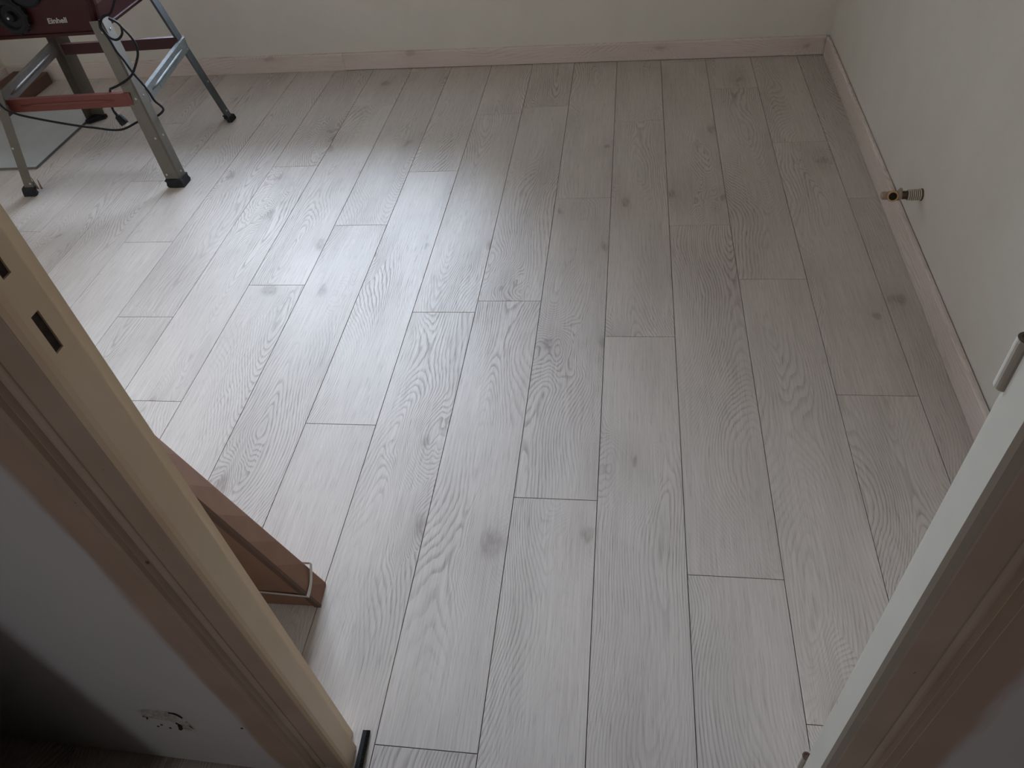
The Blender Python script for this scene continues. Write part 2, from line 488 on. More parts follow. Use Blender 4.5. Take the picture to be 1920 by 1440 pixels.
# the hall: rear wall, end walls and an added, unseen partition casting the shadow beside the broken plaster
bm = bmesh.new(); box(bm, (-2.0, HALL_Y - 0.1, 0), (XHR + 0.1, HALL_Y, CEIL))
tag(finish('wall_hall_rear', bm, M['hallwall']), 'brown rear wall of the hall', kind='structure')
bm = bmesh.new(); box(bm, (XHR, HALL_Y, 0), (XHR + 0.1, -1.04, CEIL))
tag(finish('wall_hall_right', bm, M['hallwall']), 'brown end wall of the hall on the hinge side', kind='structure')
bm = bmesh.new(); box(bm, (-2.0, HALL_Y, 0), (-1.9, -0.975, CEIL))
tag(finish('wall_hall_left', bm, M['hallwall']), 'brown end wall of the hall on the latch side', kind='structure')
bm = bmesh.new(); box(bm, (-0.80, HALL_Y, 0), (-0.733, -1.20, CEIL))
tag(finish('wall_hall_shade_blocker', bm, M['hallwall']), 'unseen short partition added to shade part of the hall wall', kind='structure')

# ------------------------------------------------------------------ window (daylight source, on the back wall above the frame)
win = empty('window_1', (WIN_X0, back_y(WIN_X0), WIN_Z0), BACK_ANGLE)
tag(win, 'white two-leaf casement window in the back wall', kind='structure')
WW, WH = (WIN_X1 - WIN_X0) / math.cos(BACK_ANGLE), WIN_Z1 - WIN_Z0
def bars(lst):
    b = bmesh.new()
    for lo, hi in lst: box(b, lo, hi)
    return b
finish('window_frame', bars([((0, 0.10, 0), (0.05, 0.16, WH)), ((WW - 0.05, 0.10, 0), (WW, 0.16, WH)),
                             ((0.05, 0.10, 0), (WW - 0.05, 0.16, 0.05)), ((0.05, 0.10, WH - 0.05), (WW - 0.05, 0.16, WH))]), M['white_frame'], win)
for x0, x1 in ((0.05, WW / 2), (WW / 2, WW - 0.05)):
    s = finish('window_sash', bars([((x0, 0.11, 0.05), (x0 + 0.045, 0.15, WH - 0.05)), ((x1 - 0.045, 0.11, 0.05), (x1, 0.15, WH - 0.05)),
                                    ((x0 + 0.045, 0.11, 0.05), (x1 - 0.045, 0.15, 0.11)), ((x0 + 0.045, 0.11, WH - 0.11), (x1 - 0.045, 0.15, WH - 0.05))]), M['white_frame'], win)
    finish('pane', bars([((x0 + 0.045, 0.128, 0.11), (x1 - 0.045, 0.132, WH - 0.11))]), M['glass'], s)
finish('window_sill', bars([((-0.03, -0.03, -0.02), (WW + 0.03, 0.10, 0.0))]), M['white_frame'], win, bevel=0.004)

# ------------------------------------------------------------------ skirting boards
SK_H, SK_T = 0.079, 0.013
def skirt_board(parent, length, z0=0.002):
    b = bmesh.new()
    # profile in (y, z): front face at y=0, rounded top front edge, back at SK_T
    prof = [(0, z0), (0, SK_H - 0.006), (0.0018, SK_H - 0.0018), (0.006, SK_H), (SK_T, SK_H), (SK_T, z0)]
    A = [b.verts.new((0, y, z)) for y, z in prof]; B = [b.verts.new((length, y, z)) for y, z in prof]
    b.faces.new(A); b.faces.new(B[::-1])
    for i in range(len(prof)):
        j = (i + 1) % len(prof)
        b.faces.new((A[i], A[j], B[j], B[i]))
    return finish('board', b, M['skirting'], parent)

bb = empty('baseboard_back', (LEFT_X, back_y(LEFT_X) - SK_T - 0.0005, 0), BACK_ANGLE)
tag(bb, 'pinkish oak skirting along the back wall', kind='structure')
joint = (-1.293 - LEFT_X) / math.cos(BACK_ANGLE)
full = (right_x(1.99) - SK_T - 0.003 - LEFT_X) / math.cos(BACK_ANGLE)
o = skirt_board(bb, joint - 0.0006, 0.0008); o.location.x = 0
o = skirt_board(bb, full - joint, 0.0026); o.location.x = joint + 0.0006
rx_ang = math.atan2(1.0, 0.0120)
y1 = 1.985
br = empty('baseboard_right', (right_x(y1) - SK_T - 0.0032, y1, 0), math.pi + rx_ang)
tag(br, 'pinkish oak skirting along the right wall standing slightly off it', kind='structure')
skirt_board(br, y1 + 0.90, 0.0012)
bl = empty('baseboard_left', (LEFT_X + SK_T + 0.001, -0.90, 0), math.pi / 2)
tag(bl, 'pinkish oak skirting along the left wall', kind='structure')
skirt_board(bl, 0.90 + back_y(LEFT_X) - SK_T - 0.002, 0.001)

# ------------------------------------------------------------------ door frame
door = empty('door_1', (0, 0, 0))
tag(door, 'old cream painted wooden door frame without its door', kind='structure')
HALL_FACE, REB = -0.988, -0.950

def cut(o, cutters):
    for c in cutters:
        m = o.modifiers.new('cut', 'BOOLEAN'); m.object = c; m.operation = 'DIFFERENCE'; m.solver = 'EXACT'
    dg = bpy.context.evaluated_depsgraph_get()
    me = bpy.data.meshes.new_from_object(o.evaluated_get(dg))
    o.modifiers.clear(); o.data = me
    for c in cutters: bpy.data.objects.remove(c, do_unlink=True)

def jamb(sign, edge, mat, name='jamb'):
    """sign -1: latch side (solid to the left), +1: hinge side. profile runs hall edge -> rebate -> room"""
    s = sign
    f = lambda x, y: (x, front_y(x, y))
    e = edge
    pts = [f(e + s * 0.0035, HALL_FACE), f(e, HALL_FACE + 0.004), f(e, REB), f(e + s * 0.013, REB), f(e + s * 0.013, FRONT_ROOM_Y - 0.001),
           f(e + s * 0.0575, FRONT_ROOM_Y - 0.001), f(e + s * 0.0575, HALL_FACE)]
    if s > 0: pts = pts[::-1]
    b = bmesh.new(); prism(b, pts, 0.0, OPEN_H)
    return finish(name, b, mat, door)

jl = jamb(-1, OPEN_L, M['cream'])
jl['label'] = 'tan cream latch-side jamb with two dark slots'
cutters = []
for z0, z1 in ((1.010, 1.050), (1.088, 1.128)):
    b = bmesh.new(); box(b, (OPEN_L - 0.03, -0.9765, z0), (OPEN_L + 0.02, -0.9665, z1)); cutters.append(finish('cutter', b, None))
bpy.context.view_layer.update()
cut(jl, cutters)
for z0, z1 in ((1.010, 1.050), (1.088, 1.128)):
    b = bmesh.new(); box(b, (OPEN_L - 0.0298, -0.9763, z0 + 0.0002), (OPEN_L - 0.002, -0.9667, z1 - 0.0002))
    finish('latch_slot', b, M['slot'], jl)
jr = jamb(1, OPEN_R, M['cream_pale'])
jr['label'] = 'pale cream hinge-side jamb'
b = bmesh.new()
prism(b, [(OPEN_L - 0.0575, front_y(OPEN_L, HALL_FACE)), (OPEN_R + 0.0575, front_y(OPEN_R, HALL_FACE)),
          (OPEN_R + 0.0575, front_y(OPEN_R, FRONT_ROOM_Y)), (OPEN_L - 0.0575, front_y(OPEN_L, FRONT_ROOM_Y))], OPEN_H, OPEN_H + 0.0575)
finish('head_jamb', b, M['cream'], door)

def casing(s, e):
    """scuffed flat face and the double bead that meets the plaster, on the hall side"""
    f = lambda d, y: (e + s * d, front_y(e + s * d, y))
    b = bmesh.new()
    pts = [f(0.013, HALL_FACE - 0.0002), f(0.0145, HALL_FACE - 0.0012), f(0.044, HALL_FACE - 0.0022), f(0.0458, HALL_FACE - 0.0002)]
    prism(b, pts if s < 0 else pts[::-1], 0.0, OPEN_H)
    finish('casing_face', b, M['cream_face'], door)
    b = bmesh.new()
    c0, r = 0.0545, 0.0075
    pts = [f(c0 - r * math.cos(a), HALL_FACE - 0.0002 - 0.55 * r * math.sin(a)) for a in (math.pi * k / 8 for k in range(9))]
    prism(b, pts if s < 0 else pts[::-1], 0.0, OPEN_H)
    finish('bead', b, M['cream_face'], door)
def fillet(s, e):
    f = lambda d, y: (e + s * d, front_y(e + s * d, y))
    b = bmesh.new()
    pts = [f(0.056, HALL_FACE + 0.004), f(0.056, HALL_FACE - 0.001), f(0.060, HALL_FACE - 0.009), f(0.0665, -1.0078), f(0.0675, -1.0060), f(0.0575, -1.0)]
    prism(b, pts if s < 0 else pts[::-1], 0.006, OPEN_H)
    finish('plaster_fillet', b, M['cream_face'], door)
casing(-1, OPEN_L); casing(1, OPEN_R); fillet(-1, OPEN_L); fillet(1, OPEN_R)

# lift-off hinge halves left on the hinge jamb, pin socket on top
def hinge(ztop):
    x, y = OPEN_R + 0.0025, front_y(OPEN_R, REB) + 0.0085
    b = bmesh.new(); r = 0.0068
    lathe(b, [(0, r * 0.6), (0.003, r), (0.048, r), (0.050, r * 0.92), (0.0505, 0.0042), (0.042, 0.0040)], (x, y, ztop - 0.0505), (0, 0, 1), 20)
    h = finish('hinge', b, M['cream_pale'], door, smooth=False)
    h['label'] = 'cream painted lift-off hinge half with rusty socket'
    b = bmesh.new(); lathe(b, [(0, 0.0066), (0.0006, 0.0064), (0.0006, 0.0040), (-0.006, 0.0036)], (x, y, ztop + 0.0001), (0, 0, 1), 20)
    finish('hinge_socket', b, M['rust_and_shade'], h)
    b = bmesh.new(); box(b, (x + 0.002, y - 0.0018, ztop - 0.056), (x + 0.016, y + 0.0018, ztop - 0.008))
    finish('hinge_leaf', b, M['cream_pale'], h)
hinge(1.018); hinge(0.172); hinge(1.80)

# ------------------------------------------------------------------ broken plaster scar on the hall wall (child of the wall)
def skin_pt(x, z, d=0.0): return (x, front_y(x, -1.007) - d, z)
scar_top = [(-0.710, 0.242), (-0.689, 0.250), (-0.667, 0.249), (-0.649, 0.250), (-0.640, 0.246), (-0.635, 0.231), (-0.636, 0.204), (-0.634, 0.179)]
scar_bot = [(-0.712, 0.230), (-0.712, 0.212), (-0.690, 0.208), (-0.670, 0.208), (-0.663, 0.198), (-0.662, 0.180), (-0.656, 0.166), (-0.638, 0.173)]
rs = random.Random(3)
b = bmesh.new()
rows = []
for t, u in zip(scar_top, scar_bot):
    row = []
    for k in range(6):
        f = k / 5
        x = t[0] + (u[0] - t[0]) * f; z = t[1] + (u[1] - t[1]) * f
        d = 0.0004 + (0.0035 * math.sin(math.pi * f) * rs.uniform(0.2, 1.2) if 0 < k < 5 else 0)
        row.append(b.verts.new(skin_pt(x + rs.uniform(-.001, .001), z + rs.uniform(-.001, .001), d)))
    rows.append(row)
for a, c in zip(rows, rows[1:]):
    for k in range(5): b.faces.new((a[k], a[k + 1], c[k + 1], c[k]))
sc = finish('plaster_scar', b, M['scar'], skin)
sc['label'] = 'crumbling grey scar of broken plaster'
def crack(pts, w):
    b = bmesh.new()
    tube(b, catmull([skin_pt(x, z, 0.0008) for x, z in pts], 4), w, 5)
    finish('crack', b, M['dark_gap'], skin)
crack([(-0.652, 0.2485), (-0.646, 0.247), (-0.640, 0.243), (-0.636, 0.231)], 0.0015)
crack([(-0.695, 0.222), (-0.684, 0.221), (-0.675, 0.218)], 0.0016)
crack([(-0.658, 0.205), (-0.654, 0.199), (-0.650, 0.195)], 0.0024)
crack([(-0.654, 0.199), (-0.657, 0.189), (-0.661, 0.179)], 0.0040)
crack([(-0.637, 0.197), (-0.636, 0.176)], 0.0011)
crack([(-0.712, 0.219), (-0.706, 0.216), (-0.710, 0.206)], 0.0013)
crack([(-0.672, 0.239), (-0.665, 0.234)], 0.0010)
for x, z in ((-0.706, 0.173), (-0.695, 0.183), (-0.684, 0.172), (-0.540, 0.212)):
    b = bmesh.new(); lathe(b, [(0, 0.0024), (0.0007, 0.0022)], skin_pt(x, z, 0.0), (0, -1, 0), 10)
    finish('nail_hole', b, M['dark_gap'], skin)

# ------------------------------------------------------------------ added unseen globe lamp that lights the hall wall
lamp = empty('hall_fill_lamp', (-0.50, -2.20, 0))
tag(lamp, 'unseen globe lamp added at the rear of the hall to light its wall', 'lamp')
b = bmesh.new(); lathe(b, [(0, 0.11), (0.012, 0.11), (0.02, 0.09), (0.024, 0.02)], (0, 0, 0), (0, 0, 1), 28)
finish('base', b, M['black'], lamp)
b = bmesh.new(); lathe(b, [(0.022, 0.009), (0.84, 0.009)], (0, 0, 0), (0, 0, 1), 12)
finish('pole', b, M['black'], lamp)
b = bmesh.new(); lathe(b, [(0.93 - 0.09 * math.cos(a), max(0.09 * math.sin(a), 0.012)) for a in (math.pi * k / 16 for k in range(17))], (0, 0, 0), (0, 0, 1), 28)
finish('globe', b, M['opal'], lamp, smooth=True)

# ------------------------------------------------------------------ tall cardboard carton leaning on the door wall, behind the latch jamb
H = 1.49
A = Vector((-0.572, -0.626, 0)); dA = Vector((-0.1415, -0.147, 1.0))
B = Vector((-0.569, -0.682, 0)); dB = Vector((-0.092, -0.155, 1.0))
side = Vector((-0.46, -0.004, 0))  # hidden width enlarged so the carton shades the gap behind it
carton = empty('carton', ((A + B) / 2 + side / 2)[:])
tag(carton, 'long narrow brown cardboard carton with white strap leaning behind the door frame', 'carton')
org = carton.location
bm = bmesh.new()
n = 14
loops = []
for k in range(n + 1):
    z = H * k / n
    a = A + dA * z; q = B + dB * z
    bulge = 0.006 * math.sin(math.pi * min(1, z / 0.7))
    loops.append([a, q + Vector((0.0, 0.0, 0)), q + side * (1 + 0.02 * math.sin(z * 5)) + Vector((0, -0.0 - bulge * 0.4, 0)), a + side])
vv = [[bm.verts.new(v - org) for v in lp] for lp in loops]
for x, y in zip(vv, vv[1:]):
    for i in range(4):
        j = (i + 1) % 4
        bm.faces.new((x[i], x[j], y[j], y[i]))
bm.faces.new(vv[0][::-1]); bm.faces.new(vv[-1])
finish('body', bm, M['card'], carton, bevel=0.003)
# lid edge: a thin raised flap along the corner that faces the doorway
bm = bmesh.new()
b4, t4 = [], []
for z, dst in ((0.0, b4), (H, t4)):
    q = B + dB * z - org
    dst += [q + Vector((-0.012, -0.0022, 0)), q + Vector((0.0012, -0.0022, 0)), q + Vector((0.0012, 0.004, 0)), q + Vector((-0.012, 0.0005, 0))]
hexa(bm, b4, t4)
finish('flap_edge', bm, M['card_dark'], carton)
def loop_at(z, off):
    a = A + dA * z; q = B + dB * z
    o1 = Vector((off, off, 0)); o2 = Vector((off, -off, 0)); o3 = Vector((-off, -off, 0)); o4 = Vector((-off, off, 0))
    return [a + o1 - org, q + o2 - org, q + side + o3 - org, a + side + o4 - org]
def strap(z, lift, w=0.0105):
    """plastic band round the carton, bowing where it crosses a corner"""
    b = bmesh.new()
    c4 = loop_at(z, 0.0028)
    path = []
    for i in range(4):
        p, q = c4[i], c4[(i + 1) % 4]
        for k in range(8):
            f = k / 8
            path.append(p.lerp(q, f) + Vector((0, 0, lift[i] * (1 - f) + lift[(i + 1) % 4] * f - 0.010 * math.sin(math.pi * f) * (1 if i == 0 else 0.3))))
    cen = sum(path, Vector()) / len(path)
    rows = []
    for p in path:
        outw = Vector((p.x - cen.x, p.y - cen.y, 0)).normalized() * 0.0012
        up = Vector((-0.1, -0.15, 1)).normalized() * w
        rows.append([b.verts.new(v) for v in (p, p + outw, p + outw + up, p + up)])
    n = len(rows)
    for i in range(n):
        x, y = rows[i], rows[(i + 1) % n]
        for k in range(4):
            j = (k + 1) % 4
            b.faces.new((x[k], x[j], y[j], y[k]))
    finish('strap', b, M['strap'], carton)
strap(0.066, (0.020, -0.004, 0.050, 0.030))
strap(1.30, (0, 0, 0, 0))

# ------------------------------------------------------------------ black serrated strip at the foot of the latch jamb
st = empty('serrated_strip', (-0.4115, -0.921, 0.0))
tag(st, 'short black serrated metal strip at the foot of the latch jamb', 'metal strip')
dirv = Vector((0.007, -0.120, 0.012))
bm = bmesh.new()
W_ = 0.0135; T_ = 0.003
acr = Vector((1, 0.05, 0)).normalized()
hexa(bm, [Vector((0, 0, 0)), acr * W_, acr * W_ + dirv, dirv], [Vector((0, 0, T_)), acr * W_ + Vector((0, 0, T_)), acr * W_ + dirv + Vector((0, 0, T_)), dirv + Vector((0, 0, T_))])
finish('blade', bm, M['black_metal'], st)
bm = bmesh.new()
for k in range(40):
    p = dirv * ((k + 0.2) / 40) + Vector((0, 0, T_))
    s = dirv * (0.5 / 40)
    hexa(bm, [p + acr * 0.007, p + acr * (W_ + 0.001), p + acr * (W_ + 0.001) + s, p + acr * 0.007 + s],
         [p + acr * 0.0085 + s * .4 + Vector((0, 0, 0.0012)), p + acr * W_ + s * .4 + Vector((0, 0, 0.0012)), p + acr * W_ + s * .6 + Vector((0, 0, 0.0012)), p + acr * 0.0085 + s * .6 + Vector((0, 0, 0.0012))])
tt = finish('teeth', bm, M['black_metal'], st)
tt['kind'] = 'stuff'
bm = bmesh.new(); box(bm, (-0.030, -0.120, 0.0), (0.080, -0.101, 0.0095))
th = finish('threshold_bar', bm, M['galv'], None); th.location = st.location
tag(th, 'narrow metal bar under the far end of the black strip', 'bar')

# ------------------------------------------------------------------ radiator valve on the right wall
vy, vz = 0.578, 0.181
vx = right_x(vy)
valve = empty('radiator_valve', (vx, vy, vz))
tag(valve, 'old painted radiator valve with brass port sticking out of the right wall', 'valve')
ax = Vector((-1.0, 0.03, -0.03)).normalized()
bm = bmesh.new(); lathe(bm, [(0.0, 0.0172), (0.003, 0.0172), (0.005, 0.015)], (0, 0, 0), ax, 24); finish('wall_collar', bm, M['rust_and_shade'], valve)
prof = []
for k in range(7):
    d = 0.004 + k * 0.0052
    prof += [(d, 0.0100), (d + 0.0004, 0.0158), (d + 0.0028, 0.0158), (d + 0.0032, 0.0100)]
bm = bmesh.new(); lathe(bm, prof, (0, 0, 0), ax, 24); sleeve = finish('ribbed_sleeve', bm, M['sleeve'], valve)
bm = bmesh.new(); lathe(bm, [(0.003, 0.0128), (0.0395, 0.0128)], (0, 0, 0), ax, 24); finish('sleeve_core', bm, M['rust_and_shade'], sleeve)  # dark core stands in for the shade between the ribs
bm = bmesh.new(); lathe(bm, [(0.038, 0.0105), (0.042, 0.0118), (0.052, 0.0118), (0.055, 0.0095)], (0, 0, 0), ax, 6); finish('union_nut', bm, M['rust_and_shade'], valve)
bm = bmesh.new()
lathe(bm, [(0.052, 0.010), (0.057, 0.0145), (0.063, 0.0145), (0.066, 0.011), (0.074, 0.0125), (0.084, 0.0135), (0.092, 0.011)], (0, 0, 0), ax, 20)
body = finish('valve_body', bm, M['valve_paint'], valve, smooth=False, bevel=0.001)
bm = bmesh.new(); lathe(bm, [(0.0, 0.006), (0.012, 0.0068), (0.016, 0.0055), (0.0205, 0.003)], ax * 0.060, Vector((0.15, 0.35, 0.9)), 6)
finish('spindle', bm, M['valve_paint'], valve)
bm = bmesh.new(); lathe(bm, [(0.088, 0.009), (0.093, 0.0115), (0.104, 0.0115), (0.107, 0.008)], (0, 0, 0), ax, 6)
finish('end_cap', bm, M['valve_paint'], valve)
pd = Vector((-0.10, -0.86, 0.40)).normalized()
bm = bmesh.new()
lathe(bm, [(0.004, 0.0125), (0.012, 0.0140), (0.0215, 0.0155), (0.0235, 0.0145), (0.0235, 0.0110), (0.010, 0.0100)], ax * 0.080, pd, 24)
finish('brass_port', bm, M['brass'], valve)
bm = bmesh.new(); lathe(bm, [(0.0140, 0.0104), (0.0165, 0.0106)], ax * 0.080, pd, 20); finish('port_bore', bm, M['dark_gap'], valve)

# ------------------------------------------------------------------ table saw on its folding stand
SX, SY = -2.03, 1.32
saw = empty('table_saw', (SX, SY, 0))
tag(saw, 'red table saw on a splayed steel leg stand', 'table saw')
S0 = Vector((SX, SY, 0))
def L_(v): return Vector(v) - S0
SPL = 0.15
# (foot corner x, foot corner y, flange direction x, flange direction y, lean x, lean y, flange widths)
legs = [
    dict(c=(-1.664, 1.035), fx=-1, fy=1, lx=-1, ly=1, wx=(0.060, 0.046), wy=(0.048, 0.050), mat='grey_leg', foot=1),
    dict(c=(-2.332, 0.995), fx=1, fy=1, lx=1, ly=1, wx=(0.046, 0.044), wy=(0.048, 0.050), mat='grey_leg', foot=2),
    dict(c=(-1.682, 1.612), fx=-1, fy=-1, lx=-1, ly=-1, wx=(0.040, 0.040), wy=(0.040, 0.044), mat='steel_leg', foot=3),
    dict(c=(-2.405, 1.670), fx=1, fy=-1, lx=1, ly=-1, wx=(0.062, 0.060), wy=(0.055, 0.055), mat='grey_leg', foot=3),
]
ZT = 0.595
TH = 0.0022
def leg_pt(g, z, u, v):
    """point on a leg: u along the x flange, v along the y flange"""
    x = g['c'][0] + g['lx'] * SPL * z + g['fx'] * u
    y = g['c'][1] + g['ly'] * SPL * z + g['fy'] * v
    return L_((x, y, z))
for g in legs:
    bm = bmesh.new()
    z0, z1 = 0.008, ZT
    def sec(z, k):
        a, c = g['wx'][k], g['wy'][k]
        e = 0.006
        return [leg_pt(g, z, e, 0), leg_pt(g, z, a, 0), leg_pt(g, z, a, TH), leg_pt(g, z, e + TH * .4, TH),
                leg_pt(g, z, TH, e + TH * .4), leg_pt(g, z, TH, c), leg_pt(g, z, 0, c), leg_pt(g, z, 0, e)]
    lo = [bm.verts.new(v) for v in sec(z0, 0)]; hi = [bm.verts.new(v) for v in sec(z1, 1)]
    for i in range(8):
        j = (i + 1) % 8
        bm.faces.new((lo[i], lo[j], hi[j], hi[i]))
    bm.faces.new(lo[::-1]); bm.faces.new(hi)
    leg = finish('leg', bm, M[g['mat']], saw)
    # bolts on the flanges
    for zz in (0.05, 0.19, 0.335, 0.56):
        for fl in (0, 1):
            k = zz / ZT
            a = (g['wx'][0] * (1 - k) + g['wx'][1] * k) * 0.30; c = (g['wy'][0] * (1 - k) + g['wy'][1] * k) * 0.55
            if zz < 0.1: a *= 2.6
            pos = leg_pt(g, zz, a, 0) if fl == 0 else leg_pt(g, zz, 0, c)
            nrm = Vector((0, -g['fy'], 0)) if fl == 0 else Vector((-g['fx'], 0, 0))
            b2 = bmesh.new(); lathe(b2, [(0, 0.0045), (0.002, 0.0042), (0.003, 0.0025)], pos, nrm, 8)
            finish('bolt', b2, M['bolt'], leg)
    # rubber foot, wrinkled
    bm = bmesh.new()
    rr = random.Random(g['foot'] * 11)
    a, c = g['wx'][0], g['wy'][0]
    if g['foot'] == 3: hgt = 0.02
    else: hgt = 0.034
    ring = [(-0.006, -0.006), (a * .5, -0.008), (a + 0.004, -0.006), (a + 0.004, 0.010), (a * .6, c * .6), (0.010, c + 0.004), (-0.006, c + 0.004), (-0.008, c * .5)]
    lay = []
    for z, s in ((0.0, 0.92), (hgt * .25, 1.02), (hgt * .55, 0.97), (hgt * .8, 1.02), (hgt, 0.96)):
        lay.append([bm.verts.new(leg_pt(g, z + (rr.uniform(-.003, .003) if z > 0 else 0), u * s + rr.uniform(-.002, .002), v * s + rr.uniform(-.002, .002))) for u, v in ring])
    for p, q in zip(lay, lay[1:]):
        for i in range(8):
            j = (i + 1) % 8
            bm.faces.new((p[i], p[j], q[j], q[i]))
    bm.faces.new(lay[0][::-1]); bm.faces.new(lay[-1])
    finish('rubber_foot', bm, M['rubber'], leg)
    if g['foot'] == 2:     # torn slivers of tape standing up beside this foot
        for u, hgt2, tw in ((a + 0.004, 0.052, 0.004), (a + 0.020, 0.044, 0.010)):
            bm = bmesh.new()
            p = leg_pt(g, 0.022, u, 0.010)
            hexa(bm, [p, p + Vector((0.010, 0, 0)), p + Vector((0.010, 0.001, 0)), p + Vector((0, 0.001, 0))],
                 [p + Vector((tw, 0, hgt2)), p + Vector((tw + 0.0012, 0, hgt2)), p + Vector((tw + 0.0012, 0.001, hgt2)), p + Vector((tw, 0.001, hgt2))])
            finish('torn_tape', bm, M['card_dark'], leg)

def brace(p0, p1, h, mat, face, name='brace', rib=True):
    """pressed strip between two legs; face = outward direction; p0/p1 are the mid-height ends"""
    p0, p1, face = L_(p0), L_(p1), Vector(face)
    bm = bmesh.new()
    up = Vector((0, 0, 1)); d = (p1 - p0)
    t = face * 0.002
    def slab(a, b, z0, z1, off, th):
        o = face * off
        hexa(bm, [a + up * z0 + o, b + up * z0 + o, b + up * z0 + o + face * th, a + up * z0 + o + face * th],
             [a + up * z1 + o, b + up * z1 + o, b + up * z1 + o + face * th, a + up * z1 + o + face * th])
    slab(p0, p1, -h / 2, h / 2, 0, 0.002)
    slab(p0, p1, h / 2 - 0.002, h / 2, -0.016, 0.016)      # turned-over top lip
    slab(p0, p1, -h / 2, -h / 2 + 0.002, -0.010, 0.010)
    o = finish(name, bm, mat, saw)
    if rib:
        bm = bmesh.new()
        a, b = p0 + d * 0.10, p0 + d * 0.86
        r = h * 0.13
        pts = [a + face * 0.001, b + face * 0.001]
        tube(bm, [pts[0] + (pts[1] - pts[0]) * (k / 6) for k in range(7)], [r * .4] + [r] * 5 + [r * .4], 8)
        finish('pressed_rib', bm, mat, o, smooth=True)
    return o
brace((-2.262, 1.090, 0.326), (-1.745, 1.084, 0.334), 0.049, M['red_brace'], (0, -1, 0))
brace((-2.300, 1.560, 0.352), (-1.742, 1.555, 0.356), 0.043, M['red_dark'], (0, -1, 0), rib=False)
brace((-1.722, 1.150, 0.318), (-1.732, 1.550, 0.354), 0.050, M['galv'], (1, 0, 0))
brace((-2.275, 1.100, 0.345), (-2.330, 1.560, 0.360), 0.050, M['galv_shaded'], (1, 0, 0))

# red housing: rounded tub, flaring to the right
def tub(zs):
    bm = bmesh.new(); rings = []
    for z, x0, x1, y0, y1, r in zs:
        ring = []
        for cx, cy, a0 in ((x1 - r, y0 + r, -90), (x1 - r, y1 - r, 0), (x0 + r, y1 - r, 90), (x0 + r, y0 + r, 180)):
            for k in range(5):
                a = math.radians(a0 + 90 * k / 4)
                ring.append(bm.verts.new(L_((cx + r * math.cos(a), cy + r * math.sin(a), z))))
        rings.append(ring)
    n = len(rings[0])
    for p, q in zip(rings, rings[1:]):
        for i in range(n):
            j = (i + 1) % n
            bm.faces.new((p[i], p[j], q[j], q[i]))
    bm.faces.new(rings[0][::-1]); bm.faces.new(rings[-1])
    return bm
housing = finish('housing', tub([(0.548, -2.30, -1.792, 1.135, 1.50, 0.02), (0.560, -2.305, -1.786, 1.130, 1.51, 0.02), (0.562, -2.30, -1.790, 1.137, 1.51, 0.02),
                                 (0.600, -2.31, -1.776, 1.133, 1.53, 0.03), (0.640, -2.32, -1.762, 1.128, 1.55, 0.03), (0.80, -2.33, -1.745, 1.122, 1.565, 0.03)]), M['red'], saw, smooth=False, bevel=0.002)
bm = bmesh.new(); box(bm, L_((-2.36, 1.06, 0.805)), L_((-1.70, 1.62, 0.830)))
finish('saw_table', bm, M['alu'], saw, bevel=0.004)
bm = bmesh.new()
lathe(bm, [(-0.0012, 0.125), (0.0012, 0.125)], L_((-2.03, 1.34, 0.80)), (1, 0, 0), 48)
finish('blade', bm, M['galv'], saw)
# hand wheel and switch panel on the front
wc = L_((-2.068, 1.126, 0.632))
bm = bmesh.new()
lathe(bm, [(0.0, 0.052), (0.006, 0.058), (0.020, 0.058), (0.026, 0.050), (0.026, 0.042), (0.016, 0.036), (0.014, 0.018), (0.030, 0.015), (0.034, 0.010)], wc, (0, -1, 0), 32)
wheel = finish('hand_wheel', bm, M['black'], saw, smooth=False)
for k in range(12):
    a = 2 * math.pi * k / 12
    bm = bmesh.new(); lathe(bm, [(0.004, 0.006), (0.020, 0.006)], wc + Vector((math.cos(a) * 0.057, 0, math.sin(a) * 0.057)), (0, -1, 0), 8)
    finish('grip_lobe', bm, M['black'], wheel)
bm = bmesh.new(); lathe(bm, [(0.034, 0.005), (0.037, 0.004)], wc, (0, -1, 0), 10); finish('hub_bolt', bm, M['bolt'], wheel)
bm = bmesh.new(); lathe(bm, [(0.0, 0.062), (0.006, 0.062), (0.010, 0.055)], L_((-1.985, 1.124, 0.715)), (0, -1, 0.05), 28)
finish('switch_panel', bm, M['black'], saw)
# maker's name, printed white
cu = bpy.data.curves.new('lettering', 'FONT'); cu.body = 'Einhell'; cu.size = 0.026; cu.extrude = 0.0004; cu.align_x = 'LEFT'; cu.shear = 0.15; cu.offset = 0.0006
tmp = bpy.data.objects.new('lettering_src', cu); col.objects.link(tmp); bpy.context.view_layer.update()
me = bpy.data.meshes.new_from_object(tmp.evaluated_get(bpy.context.evaluated_depsgraph_get()))
wid = max(v.co.x for v in me.vertices) or 1
bpy.data.objects.remove(tmp, do_unlink=True)
me.materials.clear(); me.materials.append(M['white_ink'])
txt = bpy.data.objects.new('lettering', me); col.objects.link(txt); txt.parent = housing
txt.location = L_((-1.960, 1.1305, 0.595)); txt.rotation_euler = (math.pi / 2, 0, 0); txt.scale = (0.078 / wid, 0.078 / wid * 0.85, 1)

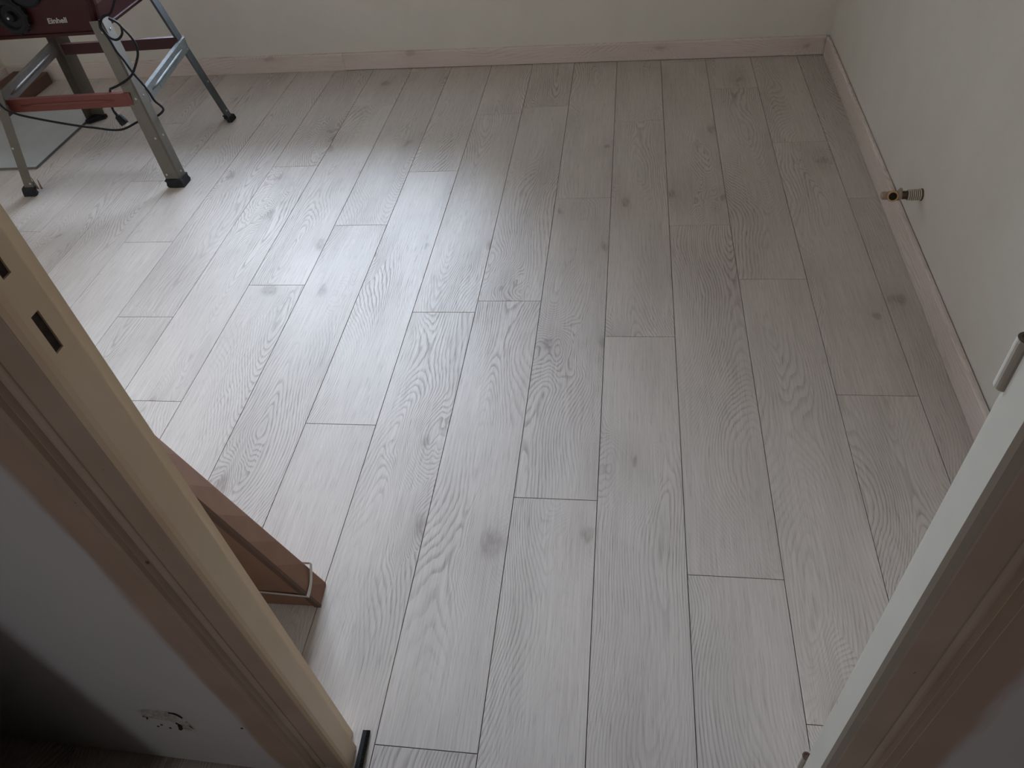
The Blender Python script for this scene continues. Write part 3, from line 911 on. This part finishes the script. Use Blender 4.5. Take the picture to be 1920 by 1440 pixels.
# mains cable: coil at the top of the leg, drop with plug, and the run that sags out to the left
def cable(pts, r=0.0042, name='power_cable'):
    b = bmesh.new(); tube(b, catmull([L_(p) for p in pts], 7), r, 8)
    return finish(name, b, M['black'], saw, smooth=True)
cable([(-1.666, 1.135, 0.665), (-1.699, 1.116, 0.621), (-1.729, 1.113, 0.613), (-1.750, 1.109, 0.589), (-1.745, 1.106, 0.567), (-1.735, 1.102, 0.550), (-1.717, 1.100, 0.539), (-1.697, 1.100, 0.543),
       (-1.683, 1.107, 0.557), (-1.679, 1.110, 0.579), (-1.686, 1.106, 0.596), (-1.701, 1.104, 0.607), (-1.697, 1.098, 0.606), (-1.681, 1.102, 0.594), (-1.671, 1.103, 0.575),
       (-1.656, 1.103, 0.549), (-1.647, 1.101, 0.522), (-1.650, 1.097, 0.494), (-1.663, 1.090, 0.468), (-1.695, 1.078, 0.427), (-1.732, 1.076, 0.405), (-1.771, 1.078, 0.389),
       (-1.805, 1.085, 0.377), (-1.835, 1.112, 0.360), (-1.858, 1.116, 0.314), (-1.861, 1.111, 0.293), (-1.856, 1.106, 0.275)])
bm = bmesh.new()
pa, pb = L_((-1.860, 1.108, 0.284)), L_((-1.831, 1.100, 0.231))
lathe(bm, [(0, 0.004), (0.018, 0.006), (0.024, 0.013), (0.050, 0.016), (0.058, 0.015)], pa, pb - pa, 12)
plug = finish('plug', bm, M['black'], saw)
dp = (pb - pa).normalized(); od = dp.orthogonal().normalized()
for s in (-1, 1):
    bm = bmesh.new(); lathe(bm, [(0.056, 0.0024), (0.076, 0.0022)], pa + od * 0.0095 * s, dp, 8); finish('plug_pin', bm, M['bolt'], plug)
cable([(-1.745, 1.106, 0.604), (-1.753, 1.108, 0.586), (-1.754, 1.107, 0.575), (-1.743, 1.104, 0.555), (-1.736, 1.101, 0.533), (-1.727, 1.096, 0.501), (-1.713, 1.092, 0.473), (-1.697, 1.086, 0.433),
       (-1.676, 1.082, 0.392), (-1.662, 1.079, 0.357), (-1.660, 1.085, 0.325), (-1.672, 1.130, 0.270), (-1.730, 1.140, 0.236), (-1.782, 1.130, 0.231), (-1.796, 1.118, 0.230), (-1.835, 1.085, 0.222),
       (-1.876, 1.070, 0.227), (-1.927, 1.058, 0.243), (-1.967, 1.045, 0.257), (-2.057, 1.035, 0.282), (-2.165, 1.030, 0.312), (-2.199, 1.028, 0.326), (-2.225, 1.027, 0.343), (-2.240, 1.030, 0.370),
       (-2.262, 1.040, 0.430), (-2.275, 1.080, 0.500), (-2.262, 1.120, 0.560), (-2.25, 1.135, 0.575)])

# ------------------------------------------------------------------ grey sheet on the floor under the saw
sh = empty('grey_sheet', (-2.78, 1.60, 0))
tag(sh, 'smooth grey sheet lying flat on the floor under the saw legs', 'sheet')
bm = bmesh.new(); box(bm, (-0.085, -0.390, 0.0002), (0.362, 0.20, 0.0100)); finish('edge_band', bm, M['sheet_edge'], sh)
bm = bmesh.new(); box(bm, (-0.0845, -0.3895, 0.0100), (0.3615, 0.1995, 0.0106)); finish('surface', bm, M['sheet'], sh)

# ------------------------------------------------------------------ low brown carton and boards in the far left corner
lc = empty('flat_carton', (-2.975, 1.90, 0))
tag(lc, 'low dark brown cardboard carton on the floor in the far left corner', 'carton')
bm = bmesh.new(); box(bm, (-0.095, -0.20, 0.0), (0.095, 0.20, 0.058)); finish('body', bm, M['card_dark'], lc, bevel=0.003)
bm = bmesh.new(); box(bm, (-0.098, -0.20, 0.0582), (0.040, 0.205, 0.066)); finish('lid_flap', bm, M['card_dark'], lc, bevel=0.002)
